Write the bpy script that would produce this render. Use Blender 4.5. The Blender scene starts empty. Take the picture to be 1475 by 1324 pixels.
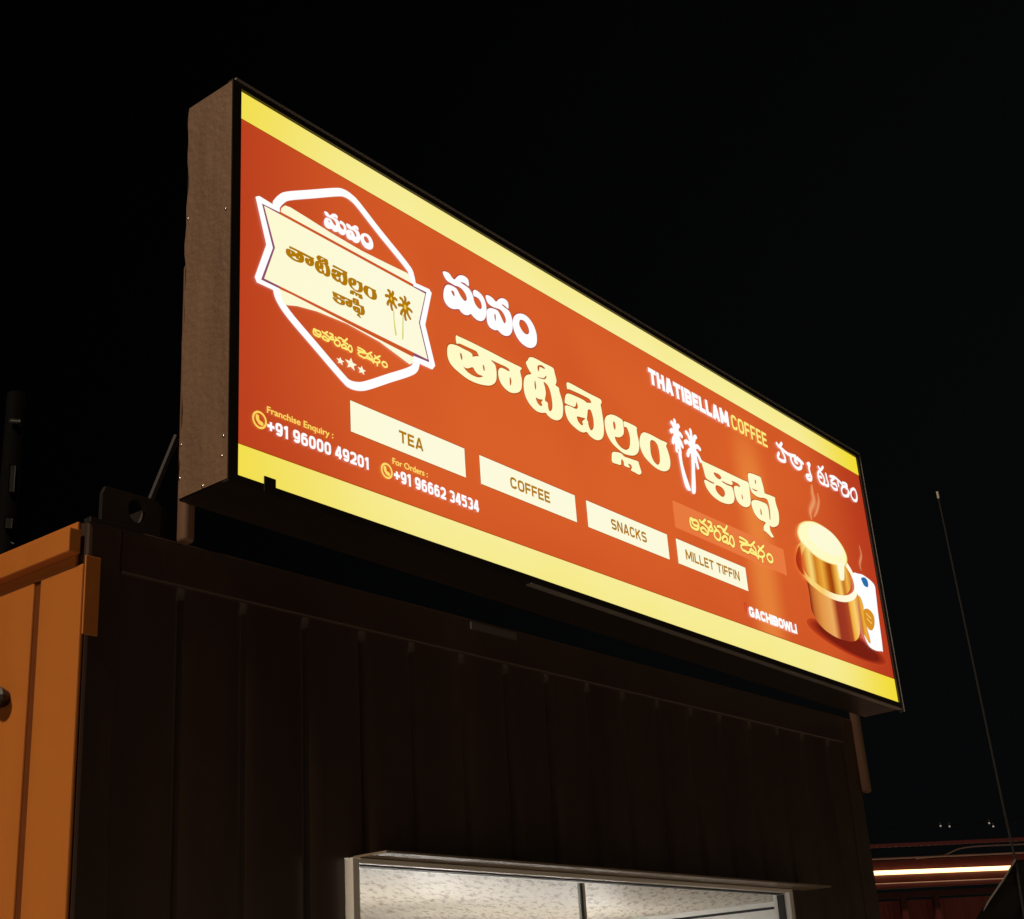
import bpy, bmesh, math, random
from mathutils import Vector, Matrix

# ------------------------------------------------------------------ camera
SC = bpy.context.scene
COL = SC.collection
Z0 = 2.99                                  # height of the sign's lower edge above the ground
cam = bpy.data.cameras.new('camera')
cam.lens = 51.25; cam.sensor_width = 36.0; cam.clip_start = 0.05; cam.clip_end = 3000
camo = bpy.data.objects.new('camera', cam); COL.objects.link(camo)
R_ = Vector((0.631427, -0.773039, -0.060909)); U_ = Vector((-0.251916, -0.278786, 0.926724)); F_ = Vector((0.733374, 0.569815, 0.370774))
M = Matrix((R_, U_, -F_)).transposed().to_4x4()
M.translation = Vector((-2.298497, -2.678748, -1.388226)) + Vector((0, 0, Z0))
camo.matrix_world = M
SC.camera = camo

# ------------------------------------------------------------------ night sky, street light
world = bpy.data.worlds.new('World'); SC.world = world; world.use_nodes = True
bg = world.node_tree.nodes['Background']
nt = world.node_tree                        # faint bluish city glow towards the right and low down, nearly black elsewhere
tc = nt.nodes.new('ShaderNodeTexCoord'); sx = nt.nodes.new('ShaderNodeSeparateXYZ'); mr = nt.nodes.new('ShaderNodeMapRange'); mr.interpolation_type = 'SMOOTHSTEP'
nt.links.new(tc.outputs['Generated'], sx.inputs[0]); nt.links.new(sx.outputs['X'], mr.inputs['Value'])
mr.inputs['From Min'].default_value = 0.45; mr.inputs['From Max'].default_value = 1.05; mr.inputs['To Min'].default_value = 0.0004; mr.inputs['To Max'].default_value = 0.0026
bg.inputs['Color'].default_value = (0.84, 0.92, 1.0, 1); nt.links.new(mr.outputs['Result'], bg.inputs['Strength'])
sun = bpy.data.lights.new('street_light', 'SUN')
sun.energy = 2.1; sun.angle = math.radians(5.0); sun.color = (1.0, 0.80, 0.58)
suno = bpy.data.objects.new('street_light', sun); COL.objects.link(suno)
SUN_FROM = Vector((-1.0, -0.02, 1.0))
suno.rotation_euler = SUN_FROM.to_track_quat('Z', 'Y').to_euler()
suno.location = (-8, 0, 9)
SC.view_settings.view_transform = 'Standard'; SC.view_settings.look = 'None'
SC.view_settings.exposure = 0.0; SC.view_settings.gamma = 1.0

# traced lettering and pictures, tenths of a millimetre on the sign face
SHAPES = {
 'manam': [[[[8601,9627],[8765,9696],[8931,9687],[9037,9603],[9158,9568],[9260,9668],[9391,9808],[9569,9897],[9743,9918],[9872,9866],[9905,9750],[9879,9618],[9702,9651],[9490,9621],[9506,9584],[9676,9569],[9865,9540],[9974,9470],[10044,9390],[10095,9267],[10120,9148],[10206,9026],[10354,8956],[10453,8975],[10520,9079],[10496,9242],[10388,9342],[10235,9361],[10140,9343],[10098,9441],[10127,9547],[10218,9613],[10392,9609],[10581,9536],[10711,9371],[10758,9116],[10718,8842],[10606,8641],[10439,8516],[10235,8477],[10047,8517],[9918,8580],[9777,8482],[9583,8426],[9417,8458],[9309,8522],[9040,8416],[8800,8404],[8624,8515],[8565,8719],[8622,8994],[8754,9194],[8956,9266],[9217,9266],[9323,9182],[9445,9047],[9589,8958],[9697,8984],[9760,9103],[9689,9260],[9527,9364],[9339,9384],[9187,9356],[8982,9361],[8789,9372],[8657,9481]],[[8967,9065],[9074,9100],[9132,9033],[9116,8914],[9026,8956]]],[[[10774,9629],[10949,9685],[11126,9669],[11260,9606],[11341,9618],[11454,9743],[11627,9862],[11813,9902],[11951,9854],[11988,9736],[11957,9591],[11786,9635],[11624,9635],[11640,9592],[11798,9552],[11958,9527],[12053,9453],[12119,9302],[12148,9108],[12125,8895],[12057,8709],[11918,8541],[11727,8448],[11544,8428],[11389,8470],[11293,8505],[11168,8449],[10989,8432],[10855,8466],[10767,8575],[10746,8767],[10765,8975],[10817,9111],[10964,9215],[11147,9262],[11348,9277],[11460,9190],[11565,9043],[11662,8921],[11728,8938],[11789,9057],[11755,9204],[11635,9332],[11478,9378],[11254,9342],[11054,9326],[10880,9367],[10791,9476]],[[11166,9046],[11230,9086],[11246,8962],[11202,8801],[11170,8874]]],[[[12544,9622],[12803,9703],[13053,9682],[13271,9557],[13418,9360],[13487,9119],[13455,8840],[13335,8648],[13129,8507],[12893,8449],[12626,8472],[12392,8589],[12229,8789],[12164,9027],[12198,9274],[12344,9484]],[[12580,9379],[12712,9445],[12878,9435],[13012,9324],[13070,9168],[13034,9036],[12929,8958],[12761,8947],[12607,9050],[12519,9193]]]],
 'tati': [[[[9083,7451],[9230,7474],[9762,7494],[10398,7498],[10883,7501],[11540,7492],[12042,7495],[12449,7490],[12365,7348],[12378,7245],[12420,7070],[12413,6854],[12359,6671],[12242,6525],[12062,6417],[11787,6335],[11525,6362],[11306,6473],[11192,6642],[11162,6841],[11211,6998],[11335,7096],[11535,7113],[11700,7106],[11787,7141],[11744,7211],[11547,7235],[11315,7223],[10987,7217],[10823,7210],[10868,7163],[11008,7096],[11054,6966],[11062,6782],[11028,6562],[10941,6405],[10766,6264],[10566,6179],[10209,6094],[9829,6054],[9489,6071],[9156,6146],[8889,6230],[8701,6354],[8610,6545],[8610,6747],[8652,6909],[8782,7033],[9077,7097],[9417,7097],[9729,7097],[9851,7054],[9860,6977],[10041,7061],[10189,7119],[10119,7233],[10027,7261],[9648,7248],[9257,7232],[9090,7186]],[[9229,6872],[9308,6890],[9344,6766],[9320,6655],[9261,6691]],[[9350,6451],[9456,6432],[9614,6468],[9778,6565],[9874,6581],[9960,6486],[10112,6425],[10351,6441],[10134,6319],[9848,6276],[9600,6302],[9436,6368]],[[10366,6860],[10421,6868],[10461,6778],[10433,6642],[10374,6701]],[[11761,6887],[11813,6905],[11850,6777],[11799,6607],[11744,6624]]],[[[12949,8066],[13120,8137],[13368,8155],[13780,8146],[14156,8152],[14321,8124],[14365,7967],[14432,7732],[14399,7578],[14354,7491],[14531,7452],[14555,7318],[14649,7064],[14694,6824],[14655,6528],[14574,6333],[14408,6182],[14188,6097],[13939,6086],[13741,6147],[13645,6199],[13411,6123],[13126,6098],[12855,6188],[12636,6362],[12524,6599],[12514,6872],[12584,7145],[12745,7327],[12992,7450],[12892,7561],[12786,7691],[12748,7818],[12853,7926]],[[13385,7883],[13490,7971],[13660,8018],[13821,7975],[13752,7916],[13524,7912],[13485,7827],[13445,7700],[13381,7748]],[[13328,7475],[13494,7491],[13707,7551],[13826,7678],[13873,7652],[13788,7537],[13615,7471],[13407,7446]],[[13666,7381],[13849,7360],[13979,7235],[14054,7006],[14082,6734],[14053,6500],[13930,6348],[13830,6371],[13805,6502],[13800,6626],[13661,6663],[13673,6765],[13738,6955],[13723,7175]],[[13146,6616],[13307,6609],[13537,6658],[13441,6534],[13484,6451],[13421,6375],[13280,6384],[13171,6486]],[[13161,7262],[13205,7222],[13218,7058],[13180,6906],[13136,6946],[13123,7109]]],[[[15059,7835],[15272,7880],[15794,7870],[16413,7861],[16954,7867],[17110,7845],[17141,7752],[17065,7638],[17084,7467],[17117,7155],[17131,6809],[17084,6503],[16958,6276],[16734,6129],[16459,6079],[16202,6127],[16019,6227],[15809,6139],[15547,6122],[15214,6200],[14974,6321],[14851,6507],[14812,6693],[14844,6868],[15142,6929],[15468,6945],[15598,7037],[15596,7180],[15555,7259],[15492,7117],[15403,7007],[15149,6974],[14882,6966],[14833,7012],[14879,7199],[14963,7347],[15124,7425],[15474,7456],[15957,7468],[16194,7431],[16403,7492],[16481,7503],[16443,7613],[16293,7651],[15762,7647],[15194,7621],[15060,7590]],[[16220,7155],[16384,7208],[16473,7063],[16517,6816],[16476,6543],[16327,6381],[16221,6405],[16155,6556],[16149,6670],[16093,6738],[16143,6927]],[[15493,6659],[15717,6708],[16006,6744],[15882,6641],[15804,6559],[15833,6454],[15737,6395],[15591,6434],[15499,6547]]],[[[17611,7416],[17883,7483],[18194,7483],[18404,7443],[18428,7267],[18431,7024],[18353,6848],[18159,6691],[17908,6613],[17786,6596],[17813,6469],[17957,6334],[18181,6252],[18422,6259],[18634,6374],[18756,6578],[18806,6867],[18758,7097],[18646,7239],[18496,7213],[18478,7390],[18575,7452],[18920,7470],[19311,7456],[19315,7333],[19327,7121],[19379,6860],[19349,6606],[19221,6384],[18996,6220],[18687,6119],[18295,6076],[17925,6145],[17569,6275],[17324,6497],[17226,6765],[17232,7037],[17350,7256]],[[17790,7201],[17885,7201],[17916,7044],[17858,6889],[17791,6914],[17756,7054]]],[[[17531,5892],[17804,5983],[18094,6016],[18274,5950],[18468,5963],[18810,5989],[19156,6016],[19214,5927],[19263,5791],[19319,5611],[19160,5490],[18918,5496],[18632,5518],[18724,5634],[18670,5738],[18475,5726],[18522,5665],[18574,5602],[18401,5570],[18213,5589],[18212,5723],[18105,5796],[18032,5700],[17991,5539],[17773,5505],[17466,5489],[17450,5675]]],[[[19744,7369],[20058,7436],[20466,7444],[20926,7430],[21370,7440],[21288,7289],[21381,7096],[21460,6837],[21446,6582],[21340,6364],[21100,6195],[20774,6107],[20368,6112],[19984,6214],[19662,6364],[19479,6584],[19426,6844],[19531,7154]],[[20180,7137],[20327,7245],[20531,7245],[20690,7138],[20748,6905],[20746,6625],[20692,6423],[20554,6289],[20402,6291],[20242,6383],[20130,6596],[20132,6874]]]],
 'palm': [[[[21683,8095],[21904,8142],[22151,8307],[22363,8293],[22472,8165],[22656,8142],[22653,7995],[22690,7780],[22676,7583],[22496,7368],[22242,7308],[22095,7241],[21891,7282],[21784,7408],[21768,7594],[21718,7738],[21854,7972],[21687,7984]]],[[[22160,7299],[22360,7359],[22376,6918],[22499,6478],[22679,6056],[22744,5854],[22544,5799],[22380,5910],[22265,6254],[22185,6767]]],[[[22936,8571],[23127,8566],[23419,8642],[23631,8593],[23728,8524],[23712,8322],[23891,8246],[24002,8116],[23844,7904],[23768,7685],[23545,7423],[23375,7405],[23174,7362],[23068,7508],[22995,7679],[22813,7721],[22762,7867],[22754,8091],[22966,8319],[22907,8431]],[[23090,8000],[23204,8019],[23168,7926],[23077,7915]]],[[[23155,7405],[23349,7414],[23257,6856],[23103,5890],[22815,5811],[22940,6446]]]],
 'kafi': [[[[23859,7429],[24093,7450],[25038,7472],[26179,7494],[26998,7509],[27517,7504],[27515,7103],[27484,6702],[27366,6475],[27077,6311],[26690,6278],[26369,6385],[26243,6624],[26219,6874],[26283,7021],[26515,7092],[26748,7096],[26691,7216],[26405,7233],[26091,7200],[26156,7115],[26064,7018],[25712,6981],[25317,6981],[25332,6925],[25693,6898],[26039,6914],[26136,6722],[26148,6469],[26000,6237],[25727,6094],[25369,6014],[24917,5993],[24438,6067],[24094,6238],[23922,6440],[23895,6611],[24078,6650],[24347,6632],[24640,6660],[24629,6711],[24311,6713],[24040,6771],[23952,7061]],[[24721,7181],[24923,7214],[25173,7206],[25291,7112],[25152,6999],[24927,6992],[24750,7069]],[[24760,6627],[24966,6679],[25243,6667],[25413,6555],[25391,6390],[25201,6249],[24980,6262],[24778,6348],[24687,6481]],[[26797,6824],[26869,6762],[26857,6597],[26772,6607]]],[[[27614,7955],[27907,8046],[28278,8079],[28646,8083],[28720,7903],[28799,7624],[28836,7417],[29211,7436],[29682,7447],[29680,7329],[29722,7139],[29824,6831],[29791,6489],[29654,6221],[29355,6039],[29053,5953],[28862,5970],[28855,5723],[29055,5512],[28886,5453],[28634,5537],[28435,5585],[28292,5613],[28348,5822],[28543,5986],[28464,6031],[28044,6037],[27723,6180],[27572,6400],[27540,6619],[27667,6768],[27963,6871],[28397,6916],[28796,6924],[28931,6811],[28954,6536],[28938,6252],[29016,6288],[29090,6671],[29071,6964],[28984,7167],[28707,7165],[28352,7088],[28017,7076],[27708,7156],[27611,7359],[27564,7643]],[[28100,7811],[28199,7823],[28201,7690],[28103,7639]],[[27758,7351],[27968,7350],[28214,7368],[28168,7309],[27890,7282]],[[28243,6562],[28313,6532],[28332,6373],[28274,6269],[28195,6337]]]],
 'endL': [[[[567,8682],[700,8770],[1479,8717],[1470,6065],[1303,5928],[627,5923],[548,6060],[971,7287]]]],
 'endR': [[[[7089,8628],[7870,8677],[7983,8579],[7597,7279],[7978,5970],[7833,5794],[6926,5779]]]],
 'purpL': [[[[801,8555],[1478,8572],[1470,6065],[776,6070],[1211,7276]]]],
 'purpR': [[[[7080,8469],[7715,8496],[7338,7242],[7689,5992],[6936,5955]]]],
 'midband': [[[[1458,8599],[7100,8529],[6949,5898],[1450,6069]]]],
 'cream': [[[[868,8509],[7642,8408],[7270,7216],[7602,6054],[874,6139],[1278,7306]]]],
 'wedge': [[[[1548,8768],[1686,8918],[1895,8949],[2673,8893],[3470,8824],[4822,8767],[6000,8800],[6853,8840],[6972,8761],[7058,8525],[4814,8544],[3318,8582],[1513,8588]]],[[[1470,6054],[3123,6082],[4728,6084],[7061,6012],[6921,5685],[6796,5597],[5478,5887],[4131,5974],[2908,5909],[2144,5780],[1770,5660],[1615,5655],[1522,5818]]]],
 'star': [[[[3806,4763],[3846,4680],[3954,4668],[3870,4614],[3893,4527],[3801,4577],[3708,4535],[3735,4620],[3655,4681],[3763,4683]]],[[[4244,4893],[4306,4763],[4476,4745],[4343,4661],[4379,4525],[4235,4603],[4088,4538],[4132,4669],[4006,4764],[4175,4768]]],[[[4682,4787],[4725,4695],[4847,4682],[4752,4622],[4777,4526],[4674,4582],[4569,4535],[4600,4629],[4510,4696],[4632,4699]]]],
 'foam': [[[[32402,7040],[33094,7184],[33885,7185],[34778,7038],[35487,6702],[35793,6300],[35713,5942],[35427,5708],[34702,5574],[33607,5485],[32712,5537],[32002,5726],[31495,5927],[31339,6245],[31579,6631],[31971,6883]]]],
 'drip': [[[[34799,5663],[35389,5800],[35219,5092],[35068,4925],[34816,4903],[34754,5120]]]],
 'tumbler': [[[[31636,5767],[32002,5726],[32712,5537],[33607,5485],[34702,5574],[35427,5708],[35713,5942],[35938,5589],[35863,4968],[35590,4575],[34906,4164],[34042,3981],[33124,3978],[32174,4219],[31737,4441],[31567,4913]]]],
 'handle': [[[[31123,5513],[31578,5785],[31819,5746],[31382,5254],[31217,4705],[31448,4312],[30885,4501],[30761,4916]]]],
 'bowl': [[[[31582,4342],[32111,4014],[33080,3840],[34127,3836],[34975,3969],[35739,4209],[36338,4536],[36212,3977],[36141,3302],[35987,2748],[35643,2359],[35086,2125],[34182,2020],[33272,2038],[32424,2188],[31877,2455],[31555,2826],[31561,3453]]]],
 'maroon': [[[[33654,3801],[34541,3878],[35493,4091],[35318,3465],[35252,2801],[35110,2194],[34186,2034],[33475,2064],[33586,2794],[33625,3313]]]],
 'carton': [[[[36215,5503],[36794,5634],[37379,5677],[38317,5474],[38349,4965],[38231,4055],[38057,2348],[37900,2200],[37227,2118],[36630,2218],[36308,2679],[36260,3326],[36389,4480],[36213,4777]]]],
 'cartongold': [[[[36300,4428],[36590,4456],[36740,4086],[36662,3671],[36735,3090],[36857,2456],[36681,2358],[36358,2624],[36209,2791],[36266,3657]]]],
 'badge': [[[[36752,3922],[37146,4036],[37543,3949],[37700,3712],[37554,3316],[37210,3036],[36860,3048],[36610,3329],[36617,3662]]]],
 'bluelogo': [[[[37021,5474],[37417,5583],[37662,5467],[37602,5180],[37258,5139],[37092,5272]]]],
 'shadow': [[[[31346,2349],[32112,2004],[33091,1878],[34680,1922],[35986,2164],[36381,2107],[37181,1992],[38216,2079],[37994,1874],[36764,1625],[35089,1551],[33234,1530],[31916,1781]]]],
}
STROKES = {
 'slogan': [[0.01,[[22578,4639],[22455,4622],[22401,4432],[22451,4291],[22655,4251],[22846,4268],[22983,4380],[22998,4539],[22899,4637],[22723,4630],[22550,4570]]],[0.01,[[22559,4487],[22637,4415],[22796,4410],[22975,4432]]],[0.01,[[23118,4716],[23283,4666],[23556,4853]]],[0.01,[[23283,4666],[23440,4636],[23581,4594],[23695,4530],[23698,4421],[23601,4257],[23446,4234],[23233,4255],[23123,4308],[23186,4408],[23333,4461],[23461,4424],[23558,4371]]],[0.01,[[23758,4835],[23977,4828],[23966,4716],[23815,4599],[23802,4479],[23970,4493],[24042,4602],[23925,4658]]],[0.01,[[24206,4738],[24351,4641]]],[0.01,[[24345,4616],[24159,4506],[24121,4340],[24237,4244],[24429,4229],[24565,4357],[24574,4516],[24462,4610],[24345,4616]]],[0.01,[[24444,4798],[24637,4847],[24809,4796],[24975,4783],[25080,4865],[25199,5006]]],[0.01,[[24839,4685],[25034,4670],[25217,4661]]],[0.01,[[24880,4498],[24706,4360],[24766,4257],[24940,4276],[25079,4381],[25063,4496],[24914,4522]]],[0.01,[[24940,4276],[25105,4253],[25213,4311],[25281,4455],[25377,4613],[25514,4623],[25589,4483],[25585,4323],[25473,4217],[25311,4280],[25223,4330]]],[0.01,[[26115,4759],[26335,4760],[26599,4730],[26722,4680],[26427,4541],[26191,4456],[26131,4335],[26232,4253],[26453,4252],[26594,4225],[26744,4281]]],[0.01,[[26093,4573],[26315,4580],[26515,4595]]],[0.01,[[26473,4525],[26762,4595],[26967,4618],[27088,4701],[27302,4849]]],[0.01,[[27182,4629],[27303,4564],[27332,4462]]],[0.01,[[26970,4483],[26828,4369],[26885,4302],[27083,4295],[27245,4293],[27442,4232]]],[0.01,[[26922,4445],[27080,4429],[27168,4383],[27340,4370]]],[0.01,[[27572,4724],[27732,4661],[28042,4865]]],[0.01,[[27727,4639],[27540,4505],[27476,4362],[27611,4299],[27824,4335],[27993,4443],[27983,4550],[27843,4598],[27694,4610]]],[0.01,[[27481,4281],[27429,4181]]],[0.01,[[27793,4314],[27768,4105]]],[0.01,[[28351,4583],[28214,4455],[28253,4314],[28441,4248],[28624,4332],[28655,4463],[28556,4577],[28367,4594]]]],
 'halwa': [[0.019,[[30646,10259],[30841,10177],[31127,10413]]],[0.019,[[30841,10177],[31197,10105],[31559,10043],[31885,10073],[32291,10143]]],[0.019,[[30711,9823],[30561,9577],[30808,9506],[31171,9572],[31232,9742],[31144,9919],[30983,10125]]],[0.019,[[31829,9988],[31804,9793],[32008,9615],[32345,9559],[32680,9708],[32748,9934],[32519,10039],[32252,10011],[32179,9869],[32363,9838]]],[0.019,[[32476,10112],[32927,9987]]],[0.019,[[33399,10091],[33605,10158],[33472,9939],[33499,9704],[33575,9519],[33450,9329],[33163,9316],[33122,9441],[33380,9532]]],[0.016,[[34475,10259],[34690,10188],[34962,10401]]],[0.016,[[34690,10188],[34380,9958],[34286,9722],[34409,9513],[34739,9484],[34887,9736],[34779,9933],[34604,10022]]],[0.016,[[34419,9760],[34630,9785]]],[0.016,[[35143,10107],[35169,9868],[35233,9640],[35158,9514],[34876,9488]]],[0.016,[[35555,10102],[36003,10194],[36404,10130],[36729,10043]]],[0.016,[[35939,10105],[35588,9881],[35664,9797],[36022,9827],[36087,9597],[35754,9540],[35512,9648]]],[0.016,[[36294,10009],[36306,9835]]],[0.016,[[36835,10144],[37203,10176],[37195,10048],[36761,9927],[36554,9691],[36648,9486],[37014,9515],[37259,9707],[37260,9922],[37056,9955]]],[0.016,[[37172,9558],[37365,9808]]],[0.016,[[37955,10151],[37646,9993],[37510,9704],[37701,9523],[38001,9551],[38166,9812],[38115,10087],[37955,10151]]]],
 'ring': [[0.0305,[[1356,8798],[1549,9071],[1828,9314],[2759,9828],[3805,10399],[4150,10520],[4456,10498],[4762,10371],[5646,9818],[6868,9106],[7061,8863],[7127,8566]]],[0.0305,[[1349,6005],[1469,5711],[1869,5357],[2819,4780],[3862,4156],[4181,4027],[4584,4091],[4997,4291],[5813,4780],[6699,5301],[7035,5572],[7151,5891]]]],
 'rim': [[0.03,[[31572,5764],[31169,5460],[31020,5041],[31104,4615],[31561,4274],[32257,4078],[33113,3944],[34162,3941],[35155,4099],[35950,4420],[36289,4793],[36290,5196],[36064,5550],[35738,5813]]]],
 'steam': [[0.03,[[33496,9124],[33430,8694],[33436,8286],[32919,7675],[32926,7275]]],[0.016,[[33939,8834],[33943,8423],[33563,7845],[33184,7476]]],[0.014,[[37484,7188],[37531,6712],[37215,6223],[37238,5885]]]],
}

# ------------------------------------------------------------------ helpers
rnd = random.Random(7)

def lin(c):
    return tuple((v/255/12.92 if v/255 <= 0.04045 else ((v/255+0.055)/1.055)**2.4) for v in c) + (1.0,)

def mat(name):
    m = bpy.data.materials.new(name); m.use_nodes = True
    return m, m.node_tree, m.node_tree.nodes['Principled BSDF']

def node(nt, kind, **kw):
    n = nt.nodes.new(kind)
    for k, v in kw.items(): setattr(n, k, v)
    return n

def painted(name, col, rough=0.5, metallic=0.0, var=0.25, scale=6.0, bump=0.0, streak=False, spec=0.5):
    """paint or metal with uneven tone, dirt and a little roughness variation"""
    m, nt, b = mat(name)
    tc = node(nt, 'ShaderNodeTexCoord'); mp = node(nt, 'ShaderNodeMapping')
    nt.links.new(tc.outputs['Object'], mp.inputs['Vector'])
    if streak: mp.inputs['Scale'].default_value = (1, 1, 0.12)
    nz = node(nt, 'ShaderNodeTexNoise'); nz.inputs['Scale'].default_value = scale
    nz.inputs['Detail'].default_value = 6; nz.inputs['Roughness'].default_value = 0.65
    nt.links.new(mp.outputs['Vector'], nz.inputs['Vector'])
    mx = node(nt, 'ShaderNodeMix', data_type='RGBA')
    mx.inputs[6].default_value = (*[c*(1-var) for c in col], 1); mx.inputs[7].default_value = (*[min(1, c*(1+var)) for c in col], 1)
    nt.links.new(nz.outputs['Fac'], mx.inputs[0]); nt.links.new(mx.outputs[2], b.inputs['Base Color'])
    mr = node(nt, 'ShaderNodeMapRange'); mr.inputs['To Min'].default_value = max(0.03, rough-0.12); mr.inputs['To Max'].default_value = min(1, rough+0.12)
    nt.links.new(nz.outputs['Fac'], mr.inputs['Value']); nt.links.new(mr.outputs['Result'], b.inputs['Roughness'])
    b.inputs['Metallic'].default_value = metallic; b.inputs['Specular IOR Level'].default_value = spec
    if bump:
        bp = node(nt, 'ShaderNodeBump'); bp.inputs['Strength'].default_value = bump; bp.inputs['Distance'].default_value = 0.01
        n2 = node(nt, 'ShaderNodeTexNoise'); n2.inputs['Scale'].default_value = scale*3
        nt.links.new(tc.outputs['Object'], n2.inputs['Vector'])
        nt.links.new(n2.outputs['Fac'], bp.inputs['Height']); nt.links.new(bp.outputs['Normal'], b.inputs['Normal'])
    return m

SW, SH = 3.883, 1.2                     # lit face of the sign

def backlit(name, edge, centre=None, streak=None, edge_dim=1.0):
    """printed translucent face; uneven tube backlight is put into the emission colour, ends dimmer"""
    m, nt, b = mat(name)
    centre = centre or edge
    tc = node(nt, 'ShaderNodeTexCoord'); sx = node(nt, 'ShaderNodeSeparateXYZ')
    nt.links.new(tc.outputs['Object'], sx.inputs[0])
    def ramp(sock, a, c):
        r = node(nt, 'ShaderNodeMapRange', interpolation_type='SMOOTHSTEP')
        r.inputs['From Min'].default_value = a; r.inputs['From Max'].default_value = c
        nt.links.new(sock, r.inputs['Value']); return r.outputs['Result']
    def math_(op, a, c):
        n = node(nt, 'ShaderNodeMath', operation=op)
        for i, v in enumerate((a, c)):
            if isinstance(v, float): n.inputs[i].default_value = v
            else: nt.links.new(v, n.inputs[i])
        return n.outputs[0]
    x = math_('MULTIPLY', ramp(sx.outputs['X'], -0.25, 0.75), ramp(sx.outputs['X'], SW+0.05, SW-0.75))
    z = math_('MULTIPLY', ramp(sx.outputs['Z'], -0.75, 0.45), ramp(sx.outputs['Z'], SH+0.75, SH-0.35))
    f = math_('MULTIPLY', x, z)
    nz = node(nt, 'ShaderNodeTexNoise'); nz.inputs['Scale'].default_value = 1.7; nz.inputs['Detail'].default_value = 1
    nt.links.new(tc.outputs['Object'], nz.inputs['Vector'])
    f = math_('MULTIPLY', f, ramp(nz.outputs['Fac'], -0.35, 0.6))
    mx = node(nt, 'ShaderNodeMix', data_type='RGBA')  # backlight falloff painted as a blend of two emission colours
    mx.inputs[6].default_value = lin(edge); mx.inputs[7].default_value = lin(centre)
    nt.links.new(f, mx.inputs[0])
    out = mx.outputs[2]
    if streak:
        g = math_('MULTIPLY', ramp(sx.outputs['X'], 2.60, 2.77), ramp(sx.outputs['X'], 2.96, 2.79))  # lighter upright band painted in for a tube glowing through the face
        g = math_('MULTIPLY', g, math_('MULTIPLY', ramp(sx.outputs['Z'], 1.12, 0.75), 0.85))
        m2 = node(nt, 'ShaderNodeMix', data_type='RGBA'); nt.links.new(g, m2.inputs[0])
        nt.links.new(out, m2.inputs[6]); m2.inputs[7].default_value = lin(streak); out = m2.outputs[2]
    nt.links.new(out, b.inputs['Emission Color']); b.inputs['Emission Strength'].default_value = 1.0
    b.inputs['Base Color'].default_value = (0.02, 0.012, 0.008, 1); b.inputs['Roughness'].default_value = 0.35
    return m

def glow(name, col, strength=1.0):
    m, nt, b = mat(name)
    b.inputs['Base Color'].default_value = (0.6, 0.6, 0.6, 1)
    b.inputs['Emission Color'].default_value = col; b.inputs['Emission Strength'].default_value = strength
    return m

def tag(o, label=None, cat=None, group=None, kind=None):
    for k, v in (('label', label), ('category', cat), ('group', group), ('kind', kind)):
        if v: o[k] = v
    return o

def empty(name, loc=(0, 0, 0)):
    o = bpy.data.objects.new(name, None); COL.objects.link(o); o.location = loc; o.empty_display_size = 0.2
    return o

def link(name, me, m, parent=None):
    o = bpy.data.objects.new(name, me); COL.objects.link(o)
    if m: me.materials.clear(); me.materials.append(m)
    if parent: o.parent = parent
    return o

def obj(name, bm, m, parent=None, smooth=False, bevel=0.0):
    if bevel:
        bmesh.ops.bevel(bm, geom=[e for e in bm.edges if len(e.link_faces) == 2 and e.calc_face_angle(0) > 0.5], offset=bevel, segments=2, affect='EDGES', profile=0.5)
    bmesh.ops.recalc_face_normals(bm, faces=bm.faces)
    me = bpy.data.meshes.new(name); bm.to_mesh(me); bm.free()
    if smooth:
        for p in me.polygons: p.use_smooth = True
    return link(name, me, m, parent)

def box(bm, x0, x1, y0, y1, z0, z1):
    r = bmesh.ops.create_cube(bm, size=1.0)['verts']
    for v in r:
        v.co = Vector((x0 if v.co.x < 0 else x1, y0 if v.co.y < 0 else y1, z0 if v.co.z < 0 else z1))
    return r

def boxes(*bs):
    bm = bmesh.new()
    for b in bs: box(bm, *b)
    return bm

def tube(bm, pts, r, n=8, cap=True):
    pts = [Vector(p) for p in pts]; rings = []
    for i, p in enumerate(pts):
        t = (pts[min(i+1, len(pts)-1)] - pts[max(i-1, 0)]).normalized()
        a = t.orthogonal().normalized() if i == 0 else (a - t*a.dot(t)).normalized()
        b = t.cross(a); rr = r[i] if isinstance(r, (list, tuple)) else r
        rings.append([bm.verts.new(p + (a*math.cos(2*math.pi*k/n) + b*math.sin(2*math.pi*k/n))*rr) for k in range(n)])
    for q, s in zip(rings, rings[1:]):
        for k in range(n): bm.faces.new((q[k], q[(k+1) % n], s[(k+1) % n], s[k]))
    if cap: bm.faces.new(rings[0][::-1]); bm.faces.new(rings[-1])
    return bm

def dome(bm, c, r, axis, n=10):
    """screw or rivet head: a low dome standing off a surface"""
    q = Vector(axis).normalized().to_track_quat('Z', 'Y').to_matrix(); rows = []
    for j in range(4):
        t = j/4*math.pi/2
        rows.append([bm.verts.new(Vector(c) + q @ Vector((r*math.cos(t)*math.cos(2*math.pi*k/n), r*math.cos(t)*math.sin(2*math.pi*k/n), r*0.6*math.sin(t)))) for k in range(n)])
    for a, b in zip(rows, rows[1:]):
        for k in range(n): bm.faces.new((a[k], a[(k+1) % n], b[(k+1) % n], b[k]))
    bm.faces.new(rows[-1]); bm.faces.new(rows[0][::-1])

def smooth_loop(p, n=4):
    out = []; N = len(p)
    for i in range(N):
        p0, p1, p2, p3 = (Vector(p[(i+k-1) % N]) for k in range(4))
        # keep marked corners: sharp turns between long edges stay sharp
        for k in range(n):
            t = k/n
            out.append(0.5*((2*p1) + (p2-p0)*t + (2*p0-5*p1+4*p2-p3)*t*t + (3*p1-p0-3*p2+p3)*t**3))
    return out

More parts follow.
